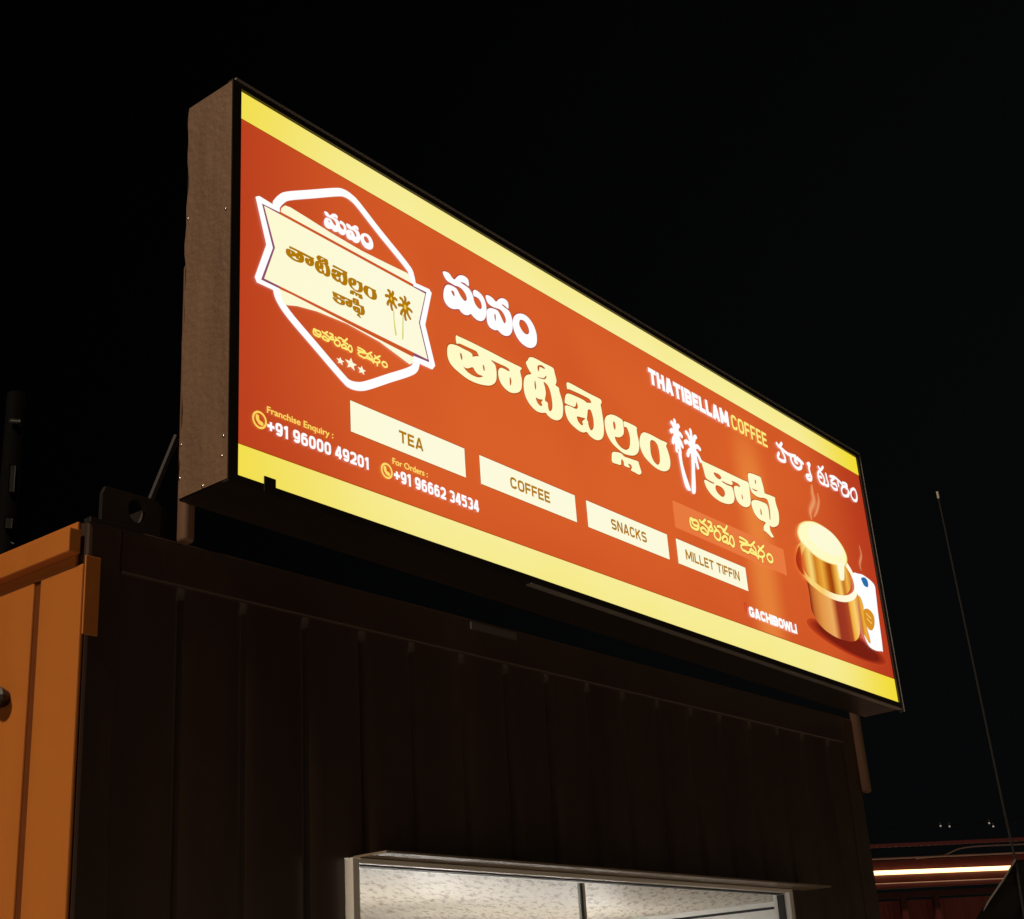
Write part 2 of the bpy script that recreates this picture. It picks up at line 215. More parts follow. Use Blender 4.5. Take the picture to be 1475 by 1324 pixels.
def smooth_path(p, n=6):
    p = [Vector(q) for q in p]
    q = [2*p[0]-p[1]] + p + [2*p[-1]-p[-2]]; out = []
    for i in range(1, len(q)-2):
        p0, p1, p2, p3 = q[i-1:i+3]
        for k in range(n):
            t = k/n
            out.append(0.5*((2*p1) + (p2-p0)*t + (2*p0-5*p1+4*p2-p3)*t*t + (3*p1-p0-3*p2+p3)*t**3))
    return out + [p[-1]]

TH = 0.0004                              # thickness of the print film
def flat_mesh(name, curve):
    o = bpy.data.objects.new('tmp', curve); COL.objects.link(o)
    bpy.context.view_layer.update()
    me = bpy.data.meshes.new_from_object(o.evaluated_get(bpy.context.evaluated_depsgraph_get()))
    bpy.data.objects.remove(o); me.name = name
    return me

def upright(me, layer):
    y = -0.0012*layer
    for v in me.vertices: v.co = Vector((v.co.x, y - v.co.z, v.co.y))

def shape_mesh(name, sets, smooth=True, tf=None, offset=0.0):
    cu = bpy.data.curves.new(name, 'CURVE'); cu.dimensions = '2D'; cu.fill_mode = 'BOTH'; cu.extrude = TH; cu.offset = offset
    for s in sets:
        for lp in s:
            p = [Vector((a/10000, b/10000)) for a, b in lp]
            if tf: p = [Vector(tf(q)) for q in p]
            if smooth: p = smooth_loop(p)
            sp = cu.splines.new('POLY'); sp.points.add(len(p)-1); sp.use_cyclic_u = True
            for k, q in enumerate(p): sp.points[k].co = (q.x, q.y, 0, 1)
    return flat_mesh(name, cu)

def shape(name, key, m, layer, parent, smooth=True, tf=None, offset=0.0, sets=None):
    me = shape_mesh(name, sets or SHAPES[key], smooth, tf, offset); upright(me, layer)
    return link(name, me, m, parent)

def strokes(name, paths, m, layer, parent, tf=None, ws=1.0, taper=False, butt=False):
    """brush strokes of a letter: ribbons with round ends; attribute 'edge' runs 1 in the middle to 0 at the rim"""
    bm = bmesh.new(); at = bm.verts.layers.float.new('edge')
    for i, (w, pts) in enumerate(paths):
        p = [Vector((a/10000, b/10000)) for a, b in pts]
        if tf: p = [Vector(tf(q)) for q in p]
        p = smooth_path(p) if not butt else p; w = w*ws/2; y = -0.0012*layer - 0.00004*i; rows = []
        N = len(p)
        ext = []
        for k in range(N):
            t = (p[min(k+1, N-1)]-p[max(k-1, 0)]); t.normalize(); nn = Vector((-t.y, t.x))
            ww = w
            if taper: ww = w*(0.25+0.75*math.sin(math.pi*min(1, (k+0.5)/N)))
            ext.append((p[k], nn, ww))
        t0 = (p[1]-p[0]).normalized(); t1 = (p[-1]-p[-2]).normalized()
        pre = [(p[0]-t0*w*c, Vector((-t0.y, t0.x)), w*s) for c, s in ((1, .05), (.85, .53), (.5, .87))]
        post = [(p[-1]+t1*w*c, Vector((-t1.y, t1.x)), w*s) for c, s in ((.5, .87), (.85, .53), (1, .05))]
        if not taper and not butt: ext = pre+ext+post
        for q, nn, ww in ext:
            r = []
            for s in (-1, 0, 1):
                v = bm.verts.new((q.x+nn.x*ww*s, y, q.y+nn.y*ww*s)); v[at] = 1.0-abs(s); r.append(v)
            rows.append(r)
        for a, b in zip(rows, rows[1:]):
            for s in (0, 1): bm.faces.new((a[s], a[s+1], b[s+1], b[s]))
    me = bpy.data.meshes.new(name); bm.to_mesh(me); bm.free()
    return link(name, me, m, parent)

def block(name, s, m, u0, u1, v0, cap, w, layer, parent, gap=0.12, slope=0.0):
    """bold condensed capitals and figures drawn as straight and round bars"""
    def rr(W, t, b, r, a0, a1):
        """rounded box from angle a0 to a1 (degrees, counter-clockwise)"""
        out = []; hx, hz = (W-w)/2, (t-b)/2; rx = min(r, hx); rz = min(r, hz); n = max(6, int(abs(a1-a0)/8))
        for k in range(n+1):
            t_ = math.radians(a0+(a1-a0)*k/n); c, s_ = math.cos(t_), math.sin(t_); e = 0.62
            out.append((W/2+hx*math.copysign(abs(c)**e, c), (t+b)/2+hz*math.copysign(abs(s_)**e, s_)))
        return out
    h = w/2
    def glyph(c, W):
        L, R, T, B = h, W-h, 1-h, h; m_ = 0.5
        G = {'A': [[(L, 0), (W/2-h*.15, 1)], [(R, 0), (W/2+h*.15, 1)], [(W*.2, .27), (W*.8, .27)]],
             'B': [[(L, 0), (L, 1)], [(L, T), (W*.5, T)]+rr(W, T, m_, .3, 80, -80)+[(W*.5, m_), (L, m_)], [(L, m_), (W*.5, m_)]+rr(W, m_, B, .3, 80, -80)+[(W*.5, B), (L, B)]],
             'C': [rr(W, T, B, .3, 22, 338)], 'G': [rr(W, T, B, .3, 24, 345), [(R, .1), (R, .5)], [(W*.52, .44), (W, .44)]],
             'E': [[(L, 0), (L, 1)], [(L, T), (W, T)], [(L, .5), (W*.92, .5)], [(L, B), (W, B)]], 'F': [[(L, 0), (L, 1)], [(L, T), (W, T)], [(L, .48), (W*.92, .48)]],
             'H': [[(L, 0), (L, 1)], [(R, 0), (R, 1)], [(L, .5), (R, .5)]], 'I': [[(W/2, 0), (W/2, 1)]],
             'K': [[(L, 0), (L, 1)], [(L, .38), (R, 1)], [(W*.42, .6), (R, 0)]], 'L': [[(L, 0), (L, 1)], [(L, B), (W, B)]],
             'M': [[(L, 0), (L, 1)], [(R, 0), (R, 1)], [(L, 1), (W/2, .18)], [(R, 1), (W/2, .18)]], 'N': [[(L, 0), (L, 1)], [(R, 0), (R, 1)], [(L, 1), (R, 0)]],
             'O': [rr(W, T, B, .3, 0, 360)], '0': [rr(W, T, B, .3, 0, 360)],
             'S': [rr(W, T, m_, .3, 20, 270)+rr(W, m_, B, .3, 90, -160)], 'T': [[(0, T), (W, T)], [(W/2, 0), (W/2, 1)]],
             'W': [[(h*.6, 1), (W*.27, 0)], [(W*.5, .9), (W*.27, 0)], [(W*.5, .9), (W*.73, 0)], [(W-h*.6, 1), (W*.73, 0)]],
             '1': [[(W*.62, 0), (W*.62, 1)], [(W*.6, .92), (W*.1, .74)]], '2': [rr(W, T, .42, .3, 170, -30)+[(L, B)], [(0, B), (W, B)]],
             '3': [rr(W, T, m_, .3, 160, -90), rr(W, m_, B, .3, 90, -160)], '4': [[(W*.70, 0), (W*.70, 1)], [(0, .28), (W, .28)], [(W*.62, 1), (h*.7, .28)]],
             '5': [[(L, T), (W*.95, T)], [(L, 1), (L, .5)], rr(W, .60, B, .3, 140, -160)], '6': [rr(W, .60, B, .3, 0, 360), rr(W, T, B, .3, 40, 190)],
             '9': [rr(W, T, .40, .3, 0, 360), rr(W, T, B, .3, 10, -140)], '+': [[(0, .5), (W, .5)], [(W/2, .5-W/2), (W/2, .5+W/2)]]}
        return G.get(c, [])
    rel = {'I': w, ' ': 0.36, 'M': 1.28, 'W': 1.4, 'L': 0.86, 'E': 0.86, 'F': 0.86, '1': 0.72, 'A': 1.08}
    U = (u1-u0)/cap; fixed = gap*(len(s)-1); free = sum(rel.get(c, 1.0) for c in s if c != 'I'); fixed += sum(w for c in s if c == 'I')
    k = (U-fixed)/free; x = 0; out = []
    for c in s:
        W = w if c == 'I' else rel.get(c, 1.0)*k
        for st in glyph(c, W):
            out.append((w*cap, [[(u0+(x+a)*cap)*1e4, (v0+b*cap+slope*(x+a)*cap)*1e4] for a, b in st]))
        x += W+gap
    return strokes(name, out, m, layer, parent, butt=True)

def text(name, s, m, u0, u1, v0, cap, layer, parent, bold=0.0, slope=0.0, shear=0.0, spacing=1.0):
    def mk(t):
        cu = bpy.data.curves.new(name, 'FONT'); cu.body = t; cu.size = 1.0; cu.extrude = TH; cu.offset = bold; cu.fill_mode = 'BOTH'
        cu.shear = shear; cu.space_character = spacing
        return flat_mesh(name, cu)
    h = mk('H'); ch = max(v.co.y for v in h.vertices); c0 = min(v.co.y for v in h.vertices); bpy.data.meshes.remove(h)
    me = mk(s)
    a = min(v.co.x for v in me.vertices); b = max(v.co.x for v in me.vertices)
    kx = (u1-u0)/(b-a); ky = cap/(ch-c0)
    for v in me.vertices:
        x = (v.co.x-a)*kx
        v.co = Vector((u0+x, v0+(v.co.y-c0)*ky+slope*x, v.co.z))
    upright(me, layer)
    return link(name, me, m, parent)

# ------------------------------------------------------------------ materials
M_red = backlit('sign_red', (182, 57, 28), (217, 95, 40), streak=(232, 132, 58))
M_yel = backlit('sign_yellow', (242, 220, 52), (249, 241, 168))
M_cream = backlit('sign_cream', (253, 248, 204), (252, 250, 220))
M_head = backlit('heading_cream', (255, 248, 178), (254, 251, 202))
M_white = backlit('sign_white', (255, 255, 255))
M_gold = backlit('sign_gold', (176, 120, 4))
M_amber = backlit('sign_amber', (255, 206, 84), (255, 222, 110))
M_lemon = backlit('sign_lemon', (255, 232, 90), (255, 238, 130))
M_purple = backlit('sign_purple', (140, 70, 105))
M_band = backlit('sign_band', (204, 84, 34))
M_box = backlit('sign_faded', (228, 112, 54), (232, 122, 64))
M_oline = backlit('sign_outline', (160, 68, 8), (184, 80, 8))
M_gline = backlit('sign_grey_outline', (166, 66, 58))
M_black = painted('black_frame', (0.020, 0.013, 0.009), 0.45, var=0.4)
M_sheet = painted('cabinet_sheet', (0.175, 0.098, 0.056), 0.6, var=0.4, scale=16, bump=0.35, streak=True)
M_alu = painted('aluminium_trim', (0.30, 0.28, 0.27), 0.38, metallic=0.25, var=0.2)
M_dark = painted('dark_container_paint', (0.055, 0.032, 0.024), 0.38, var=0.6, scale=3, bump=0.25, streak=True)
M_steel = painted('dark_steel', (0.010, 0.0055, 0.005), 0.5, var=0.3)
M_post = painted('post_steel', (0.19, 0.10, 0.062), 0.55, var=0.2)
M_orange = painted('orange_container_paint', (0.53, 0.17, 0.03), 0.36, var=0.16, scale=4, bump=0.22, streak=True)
M_gasket = painted('rubber_gasket', (0.16, 0.045, 0.012), 0.35, var=0.2)
M_screw = painted('screw_head', (0.75, 0.7, 0.62), 0.25, metallic=1.0, var=0.1)
M_walu = painted('white_window_frame', (0.84, 0.84, 0.82), 0.35, var=0.06)
M_wwall = painted('white_interior_wall', (0.82, 0.82, 0.80), 0.5, var=0.04)

# ------------------------------------------------------------------ ground (setting)
bm = bmesh.new(); bmesh.ops.create_grid(bm, x_segments=1, y_segments=1, size=1500)
ground = obj('ground', bm, painted('pale_ground', (0.33, 0.30, 0.26), 0.85, var=0.3, scale=0.8, bump=0.3)); tag(ground, kind='structure')  # unseen ground, toned pale to bounce light onto the container front
ground.location = (0, 0, 0)

# ------------------------------------------------------------------ illuminated sign
sign = empty('illuminated_sign')
SU = Vector((0.999801, 0.005503, -0.019151)); SV = Vector((0.019014, 0.022237, 0.999572)); SN = SU.cross(SV)
MS = Matrix((SU, -SN, SV)).transposed().to_4x4(); MS.translation = Vector((0, 0, Z0))
sign.matrix_world = MS
tag(sign, 'long backlit red and yellow shop sign mounted along the top of the dark container', 'sign')
D = 0.185
# printed face
bm = boxes((-0.004, SW+0.004, 0.0, 0.006, -0.004, SH+0.004)); obj('face_panel', bm, M_red, sign)
for v0, v1, t in ((SH-0.090, SH+0.003, 'top'), (-0.003, 0.0885, 'bottom')):
    bm = bmesh.new(); L = 1
    # the film ends are cut square; the lower left corner is rounded off
    pts = [(-0.003, v0), (SW+0.003, v0), (SW+0.003, v1), (-0.003, v1)]
    if t == 'bottom': pts = [(0.012, v0), (SW+0.003, v0), (SW+0.003, v1+0.018), (-0.003, v1), (-0.003, v0+0.018), (0.002, v0+0.005)]
    f = bm.faces.new([bm.verts.new((a, -0.0012, b)) for a, b in pts])
    r = bmesh.ops.extrude_face_region(bm, geom=[f])
    for v in [g for g in r['geom'] if isinstance(g, bmesh.types.BMVert)]: v.co.y -= TH
    o = obj('border_stripe', bm, M_yel, sign); tag(o, 'yellow stripe along the %s edge of the sign' % t)
    q = ((0, v0-.0015), (SW, v0-.0015)) if t == 'top' else ((0, v1+.0015), (SW, v1+.0195))
    strokes('stripe_line', [(0.0045, [[c*1e4 for c in p] for p in q])], M_oline, 1, o, butt=True)
# cabinet: folded sheet with a slightly wavy rear edge on its end, open to the face in front
bm = boxes((-0.034, SW+0.034, 0.012, D, -0.026, SH+0.022)); cab = obj('cabinet', bm, M_black, sign, bevel=0.002)
bm = bmesh.new(); rows = []
for i in range(41):
    z = -0.022 + (SH+0.038)*i/40
    w = 0.004*math.sin(i*0.55)+0.003*math.sin(i*1.31+1)
    rows.append([bm.verts.new((x, y, z)) for x, y in ((-0.0375, -0.008), (-0.0385-0.0008*math.sin(i*.9), 0.05), (-0.0385+0.0008*math.sin(i*.7), 0.11), (-0.0385, D-0.006+w), (-0.0345, D-0.006+w))])
for a, b in zip(rows, rows[1:]):
    for k in range(4): bm.faces.new((a[k], a[k+1], b[k+1], b[k]))
obj('end_sheet', bm, M_sheet, sign, smooth=False)
for v, y, r in ((0.79, 0.012, .0045), (0.045, 0.012, .0045), (0.10, 0.008, .0045), (0.83, 0.172, .005), (0.13, 0.176, .005), (0.035, 0.178, .005), (-0.016, 0.085, .006)):
    bm = bmesh.new(); dome(bm, (-0.0385, y, v), r, (-1, 0, 0)); obj('screw', bm, M_screw, sign, smooth=True)
# black frame round the face, with a bright aluminium lip on top and below
bm = boxes((-0.036, -0.004, -0.010, 0.012, -0.028, SH+0.0235), (SW+0.004, SW+0.030, -0.010, 0.012, -0.028, SH+0.0235),
           (-0.004, SW+0.004, -0.010, 0.012, SH+0.004, SH+0.0235), (-0.004, SW+0.004, -0.010, 0.012, -0.028, -0.004))
fr = obj('frame', bm, M_black, sign)
bm = boxes((-0.026, SW+0.030, -0.013, 0.010, SH+0.0238, SH+0.031)); lp = obj('trim_strip', bm, M_alu, sign)
bm = boxes((1.2, SW+0.014, -0.012, 0.010, -0.0325, -0.0283)); lp = obj('trim_strip', bm, M_alu, sign)
bm = boxes((SW+0.0302, SW+0.0325, -0.013, 0.012, -0.040, SH+0.02)); lp = obj('trim_strip', bm, M_alu, sign)
bm = boxes((0.083, 0.122, -0.014, -0.0102, -0.026, 0.017)); obj('clip', bm, M_black, sign)
# posts that carry the box on the container
for x, y0, y1, z0, z1 in ((0.012, 0.192, 0.232, -0.125, 0.72), (SW-0.012, 0.192, 0.232, -0.37, 0.72)):
    bm = boxes((x-0.019, x+0.019, y0, y1, z0, z1)); obj('support_post', bm, M_post, sign, smooth=True, bevel=0.012)
bm = tube(bmesh.new(), [(-0.075, 0.30, -0.09), (-0.03, 0.205, 0.17)], 0.009, 6); obj('brace', bm, M_steel, sign)

def outline(key, m, w, layer=2, parent=None):
    return strokes('letter_outline', [(w, l+[l[0]]) for s in SHAPES[key] for l in s], m, layer, parent or sign)
# --- lettering of the head line (traced glyph outlines, sign coordinates in tenths of a millimetre)
outline('manam', M_gline, 0.0085)
o = shape('white_heading', 'manam', M_white, 3, sign)
outline('tati', M_oline, 0.0095)
shape('cream_heading', 'tati', M_head, 3, sign)
outline('kafi', M_oline, 0.0095)
shape('cream_heading', 'kafi', M_head, 3, sign)
for part in (SHAPES['palm'][:2], SHAPES['palm'][2:]):
    pp = shape('palm_print', None, M_white, 3, sign, sets=part, tf=None) if False else None
for (cu, cv, ru, rv), trunk in (((2.216, 0.800, 0.044, 0.078), SHAPES['palm'][1:2]), ((2.330, 0.782, 0.062, 0.092), SHAPES['palm'][3:])):
    pp = shape('palm_print', None, M_white, 3, sign, sets=trunk)
    lv = []
    for k in range(9):
        t = 0.2+2*math.pi*k/9; du, dv = math.cos(t)*ru, math.sin(t)*rv
        lv.append((0.019, [[(cu+du*.1)*1e4, (cv+dv*.1)*1e4], [(cu+du*.6)*1e4, (cv+dv*.62+.006)*1e4], [(cu+du*.88)*1e4, (cv+dv*.86-.004)*1e4]]))
    lv.append((0.045, [[cu*1e4, (cv+rv*.3)*1e4], [cu*1e4, (cv-rv*.45)*1e4]]))
    strokes('palm_crown', lv, M_white, 3.4, pp)
strokes('white_heading', STROKES['halwa'], M_white, 3, sign, ws=0.88)
block('english_heading', 'THATIBELLAM', M_white, 2.062, 2.655, 0.974, 0.070, 0.28, 3, sign, gap=0.05)
block('english_heading', 'COFFEE', M_lemon, 2.678, 2.974, 0.977, 0.068, 0.175, 3, sign, gap=0.11)
block('place_name', 'GACHIBOWLI', M_white, 2.607, 2.990, 0.146, 0.043, 0.30, 3, sign, gap=0.03)
# menu plates
for s, u0, u1, a, b in (('TEA', 0.418, 0.918, 0.618, 0.724), ('COFFEE', 0.991, 1.493, 1.139, 1.347), ('SNACKS', 1.559, 2.062, 1.698, 1.918), ('MILLET TIFFIN', 2.123, 2.626, 2.178, 2.566)):
    q = [[[int(u*1e4), int(v*1e4)] for u, v in ((u0, .2535), (u1, .2535), (u1, .351), (u0, .351))]]
    pl = shape('menu_plate', None, M_cream, 2, sign, smooth=False, sets=[q]); tag(pl, 'cream plate on the sign reading ' + s)
    strokes('plate_outline', [(0.005, [[u*1e4, v*1e4], [x*1e4, y*1e4]]) for (u, v), (x, y) in (((u0, .2525), (u1, .2525)), ((u1+.001, .2525), (u1+.001, .352)), ((u1, .352), (u0, .352)), ((u0-.001, .352), (u0-.001, .2525)))], M_oline, 1.4, pl, butt=True)
    block('lettering', s, M_gold, a, b, 0.2815, 0.0395, 0.205, 3, pl, gap=0.11)
q = [[[int(u*1e4), int(v*1e4)] for u, v in ((2.133, .399), (2.979, .399), (2.979, .513), (2.133, .506))]]
pl = shape('slogan_plate', None, M_box, 1.6, sign, smooth=False, sets=[q])
strokes('lettering', [(.017, p) for w, p in STROKES['slogan']], M_oline, 2.6, pl)
strokes('lettering', STROKES['slogan'], M_lemon, 3.2, pl, ws=1.15)
# telephone lines
block('phone_number', '+91 96000 49201', M_white, 0.101, 0.487, 0.152, 0.038, 0.225, 3, sign, gap=0.085)
block('phone_number', '+91 96662 34534', M_white, 0.590, 0.970, 0.150, 0.039, 0.225, 3, sign, gap=0.085)
text('small_lettering', 'Franchise Enquiry :', M_amber, 0.100, 0.346, 0.208, 0.0195, 3, sign, bold=0.016)
text('small_lettering', 'For Orders :', M_amber, 0.586, 0.738, 0.202, 0.0195, 3, sign, bold=0.012)
for cx_, cv_, r in ((0.074, 0.178, 0.0225), (0.560, 0.172, 0.0215)):
    ring = [[int((cx_+r*math.cos(t))*1e4), int((cv_+r*math.sin(t))*1e4)] for t in [i*math.pi/12 for i in range(25)]]
    ic = strokes('phone_icon', [(0.0065, ring)], M_amber, 3, sign)
    arc = [[int((cx_+a*r)*1e4), int((cv_+b*r)*1e4)] for a, b in ((-.36, .36), (-.30, -.02), (-.05, -.30), (.34, -.40))]
    strokes('handset', [(0.0085, arc), (0.012, arc[:2]), (0.012, arc[2:])], M_amber, 3.1, ic)
pin = [[int((2.583+a)*1e4), int((.178+b)*1e4)] for a, b in ((0, -.02), (-.009, .004), (-.006, .014), (0, .017), (.006, .014), (.009, .004), (0, -.02))]
strokes('map_pin', [(0.004, pin)], backlit('pin_red', (196, 40, 30)), 3, sign)

# --- round-cornered emblem with a ribbon across it
emb = strokes('emblem', STROKES['ring'], M_white, 2, sign, ws=0.9)
for k in ('endL', 'endR'): shape('ribbon_end', k, M_white, 3, emb, smooth=False)
shape('wedge', None, M_cream, 3, emb, smooth=False, sets=SHAPES['wedge'][:1]); shape('wedge', None, M_cream, 3, emb, smooth=False, sets=SHAPES['wedge'][1:])
for k in ('purpL', 'purpR'): shape('ribbon_edge', k, M_purple, 3.8, emb, smooth=False)
shape('ribbon_band', 'midband', M_band, 4.4, emb, smooth=False)
shape('ribbon', 'cream', M_cream, 5, emb, smooth=False)
def fit(src, dst, k, ky=None): return lambda q: (dst[0]+(q[0]-src[0])*k, dst[1]+(q[1]-src[1])*(ky or k))
shape('lettering', 'manam', M_white, 3, emb, tf=fit((0.857, 0.992), (0.325, 0.957), 0.425))
shape('lettering', 'tati', M_gold, 6, emb, tf=fit((0.890, 0.800), (0.176, 0.775), 0.289))
shape('lettering', 'kafi', M_gold, 6, emb, tf=fit((2.386, 0.770), (0.350, 0.686), 0.225))
M_leaf = backlit('sign_leaf', (240, 200, 70))
for pu, pv, r, n, ph in ((0.603, 0.757, 0.030, 7, 0.3), (0.665, 0.752, 0.036, 8, 0.0)):
    lv = []
    for k in range(n):
        t = ph+2*math.pi*k/n; du, dv = math.cos(t)*r*.8, math.sin(t)*r*1.15
        lv.append((0.011, [[(pu+du*.35)*1e4, (pv+dv*.35)*1e4], [(pu+du*.7+.003*math.sin(t))*1e4, (pv+dv*.75)*1e4], [(pu+du)*1e4, (pv+dv*.95-.004)*1e4]]))
    c_ = strokes('palm_print', lv, M_gold, 6, emb); strokes('leaf_heart', [(0.026, [[pu*1e4, (pv+.006)*1e4], [pu*1e4+30, (pv-.006)*1e4]])], M_leaf, 5.8, c_)
M_stem = backlit('sign_stem', (214, 214, 120))
for part in (SHAPES['palm'][1:2], SHAPES['palm'][3:]):
    c = sum(p[0] for p in part[0][0])/len(part[0][0])/1e4
    shape('palm_stem', None, M_stem, 5.6, emb, sets=part, tf=lambda q, c=c: (0.576+(c-2.168)*.53+(q[0]-c)*.2, 0.785+(q[1]-0.864)*.53))
strokes('lettering', STROKES['slogan'], M_lemon, 3, emb, tf=fit((2.238, 0.462), (0.274, 0.528), 0.482), ws=0.62)
for s in SHAPES['star']: shape('star', None, M_cream, 3, emb, smooth=False, sets=[s])

# --- printed picture of a tumbler of coffee in its bowl
def ramp_print(name, stops, x0, x1, slant=0.0):
    m, nt, b = mat(name)
    tc = node(nt, 'ShaderNodeTexCoord'); sx = node(nt, 'ShaderNodeSeparateXYZ'); nt.links.new(tc.outputs['Object'], sx.inputs[0])
    ml = node(nt, 'ShaderNodeMath', operation='MULTIPLY_ADD'); ml.inputs[1].default_value = slant
    nt.links.new(sx.outputs['Z'], ml.inputs[0]); nt.links.new(sx.outputs['X'], ml.inputs[2])
    mr = node(nt, 'ShaderNodeMapRange'); mr.inputs['From Min'].default_value = x0; mr.inputs['From Max'].default_value = x1
    nt.links.new(ml.outputs[0], mr.inputs['Value'])
    cr = node(nt, 'ShaderNodeValToRGB'); e = cr.color_ramp.elements
    while len(e) < len(stops): e.new(0.5)
    for el, (p, c) in zip(e, stops): el.position = p; el.color = lin(c)
    nt.links.new(mr.outputs['Result'], cr.inputs['Fac']); nt.links.new(cr.outputs['Color'], b.inputs['Emission Color'])
    b.inputs['Emission Strength'].default_value = 1.0; b.inputs['Base Color'].default_value = (0.02, 0.012, 0.008, 1); b.inputs['Roughness'].default_value = 0.35
    return m
def shrink(k, s):
    p = [q for t in SHAPES[k] for l in t for q in l]; c = (sum(q[0] for q in p)/len(p)/1e4, sum(q[1] for q in p)/len(p)/1e4)
    return lambda q: (c[0]+(q[0]-c[0])*s, c[1]+(q[1]-c[1])*s)
def bounds(k):
    p = [q for s in SHAPES[k] for l in s for q in l]; return min(q[0] for q in p)/1e4, max(q[0] for q in p)/1e4
def soft(name, col, alpha):
    m, nt, b = mat(name)
    b.inputs['Emission Color'].default_value = lin(col); b.inputs['Emission Strength'].default_value = 1; b.inputs['Base Color'].default_value = (0, 0, 0, 1)
    at = node(nt, 'ShaderNodeAttribute', attribute_name='edge')
    ml = node(nt, 'ShaderNodeMath', operation='MULTIPLY'); ml.inputs[1].default_value = alpha
    pw = node(nt, 'ShaderNodeMath', operation='POWER'); pw.inputs[1].default_value = 1.4
    nt.links.new(at.outputs['Fac'], pw.inputs[0]); nt.links.new(pw.outputs[0], ml.inputs[0]); nt.links.new(ml.outputs[0], b.inputs['Alpha'])
    return m
a, b_ = bounds('bowl')
bowl = shape('cup_print', 'bowl', ramp_print('bowl_print', [(0, (120, 36, 16)), (.06, (196, 104, 44)), (.2, (226, 150, 70)), (.40, (236, 172, 96)), (.47, (200, 110, 56)), (.52, (150, 52, 30)), (.66, (158, 54, 32)), (.76, (176, 74, 34)), (.80, (238, 170, 62)), (.90, (250, 206, 110)), (1, (208, 130, 40))], a, b_, 0.14*0), 3, sign)
a, b_ = bounds('tumbler')
shape('tumbler_print', 'tumbler', ramp_print('tumbler_print', [(0, (214, 140, 44)), (.12, (250, 216, 120)), (.22, (206, 124, 30)), (.36, (238, 170, 60)), (.48, (176, 84, 14)), (.55, (150, 62, 10)), (.62, (220, 144, 40)), (.72, (248, 206, 104)), (.8, (196, 106, 22)), (.9, (240, 180, 70)), (1, (200, 110, 30))], a, b_), 3.6, bowl)
strokes('rim', STROKES['rim'], ramp_print('rim_print', [(0, (226, 140, 60)), (.15, (250, 214, 120)), (.35, (248, 206, 110)), (.6, (255, 246, 205)), (1, (255, 252, 225))], a-.05, b_+.03), 4.2, bowl)
shape('handle', 'handle', ramp_print('handle_print', [(0, (168, 46, 16)), (.45, (190, 66, 22)), (.6, (240, 170, 80)), (1, (250, 214, 130))], a-.07, a+.02), 4.6, bowl)
shape('foam_rim', 'foam', backlit('foam_edge', (244, 214, 128)), 4.8, bowl, tf=shrink('foam', 1.035))
shape('foam', 'foam', M_head, 5, bowl, tf=shrink('foam', 0.99))
shape('foam_top', 'foam', M_cream, 5.3, bowl, tf=lambda q: (3.40+(q[0]-3.37)*.72, .655+(q[1]-.633)*.72))
shape('foam_drip', 'drip', M_cream, 5.4, bowl)
cart = shape('carton_print', 'carton', M_white, 4.8, sign)
shape('carton_side', 'cartongold', ramp_print('carton_side', [(0, (190, 110, 20)), (.5, (240, 176, 64)), (1, (214, 140, 40))], bounds('cartongold')[0], bounds('cartongold')[1]), 5.4, cart)
shape('badge', 'badge', backlit('badge_gold', (216, 142, 34)), 5.6, cart)
for dv in (-.012, 0.012):
    c = SHAPES['badge'][0][0]; cx_ = sum(p[0] for p in c)/len(c); cv_ = sum(p[1] for p in c)/len(c)
    strokes('badge_line', [(0.006, [[cx_-200, cv_+dv*1e4+90], [cx_, cv_+dv*1e4], [cx_+200, cv_+dv*1e4-60]])], backlit('badge_line', (250, 206, 110)), 6.2, cart)
shape('blue_mark', 'bluelogo', backlit('mark_blue', (40, 108, 168)), 5.6, cart)
el = lambda s: [[[[int((3.475+a)*1e4), int((0.200+c)*1e4)] for a, c in [(0.345*s*math.cos(t), 0.052*s*math.sin(t)-0.02*math.cos(t)) for t in [k*math.pi/16 for k in range(32)]]]]]
for i, (s, c) in enumerate(((1.10, (186, 64, 28)), (1.03, (172, 54, 24)), (0.96, (156, 44, 20)), (.88, (138, 36, 17)), (.8, (118, 28, 14)))):
    shape('cup_shade_print', None, backlit('shade_print_%d' % i, c), 1.2+0.3*i, bowl, sets=el(s))
M_st = soft('steam_print', (255, 200, 140), 0.5)
for q in STROKES['steam']: strokes('steam_print', [q], M_st, 3, bowl, ws=2.0, taper=True)

# ------------------------------------------------------------------ dark shipping container, orange at its end
con = empty('shipping_container', (0, 0, 0))
tag(con, 'dark brown corrugated shipping container with a lit serving window and an orange end', 'container')
CX0, CX1, CY, CD = -0.262, 3.862, 0.25, 2.44
RT, RB = Z0-0.112, Z0-0.235             # top rail
WX0, WX1, WZ1, WZ0 = 0.615, 3.060, Z0-0.893, Z0-1.95
def corrug(x0, x1, z0, z1):
    """flat sheet with narrow pressed grooves, a little uneven from one to the next"""
    P_ = 0.2235; xs = []
    k = math.floor((x0-0.475)/P_)-1
    while 0.475+k*P_ < x1+P_:
        c = 0.475+k*P_+0.006*math.sin(k*2.3); g = 0.022+0.004*math.sin(k*1.7)
        for dx, d in ((-0.06, 0.0), (-0.016, 0.0015), (-0.009, g), (0.007, g), (0.014, 0.0015), (0.06, 0.0)): xs.append((c+dx, d))
        k += 1
    def dep(x):
        for (a, da), (b, db) in zip(xs, xs[1:]):
            if a <= x <= b: return da+(db-da)*(x-a)/(b-a) if b > a else da
        return 0
    return [(x0, dep(x0))]+[(x, d) for x, d in xs if x0 < x < x1]+[(x1, dep(x1))]
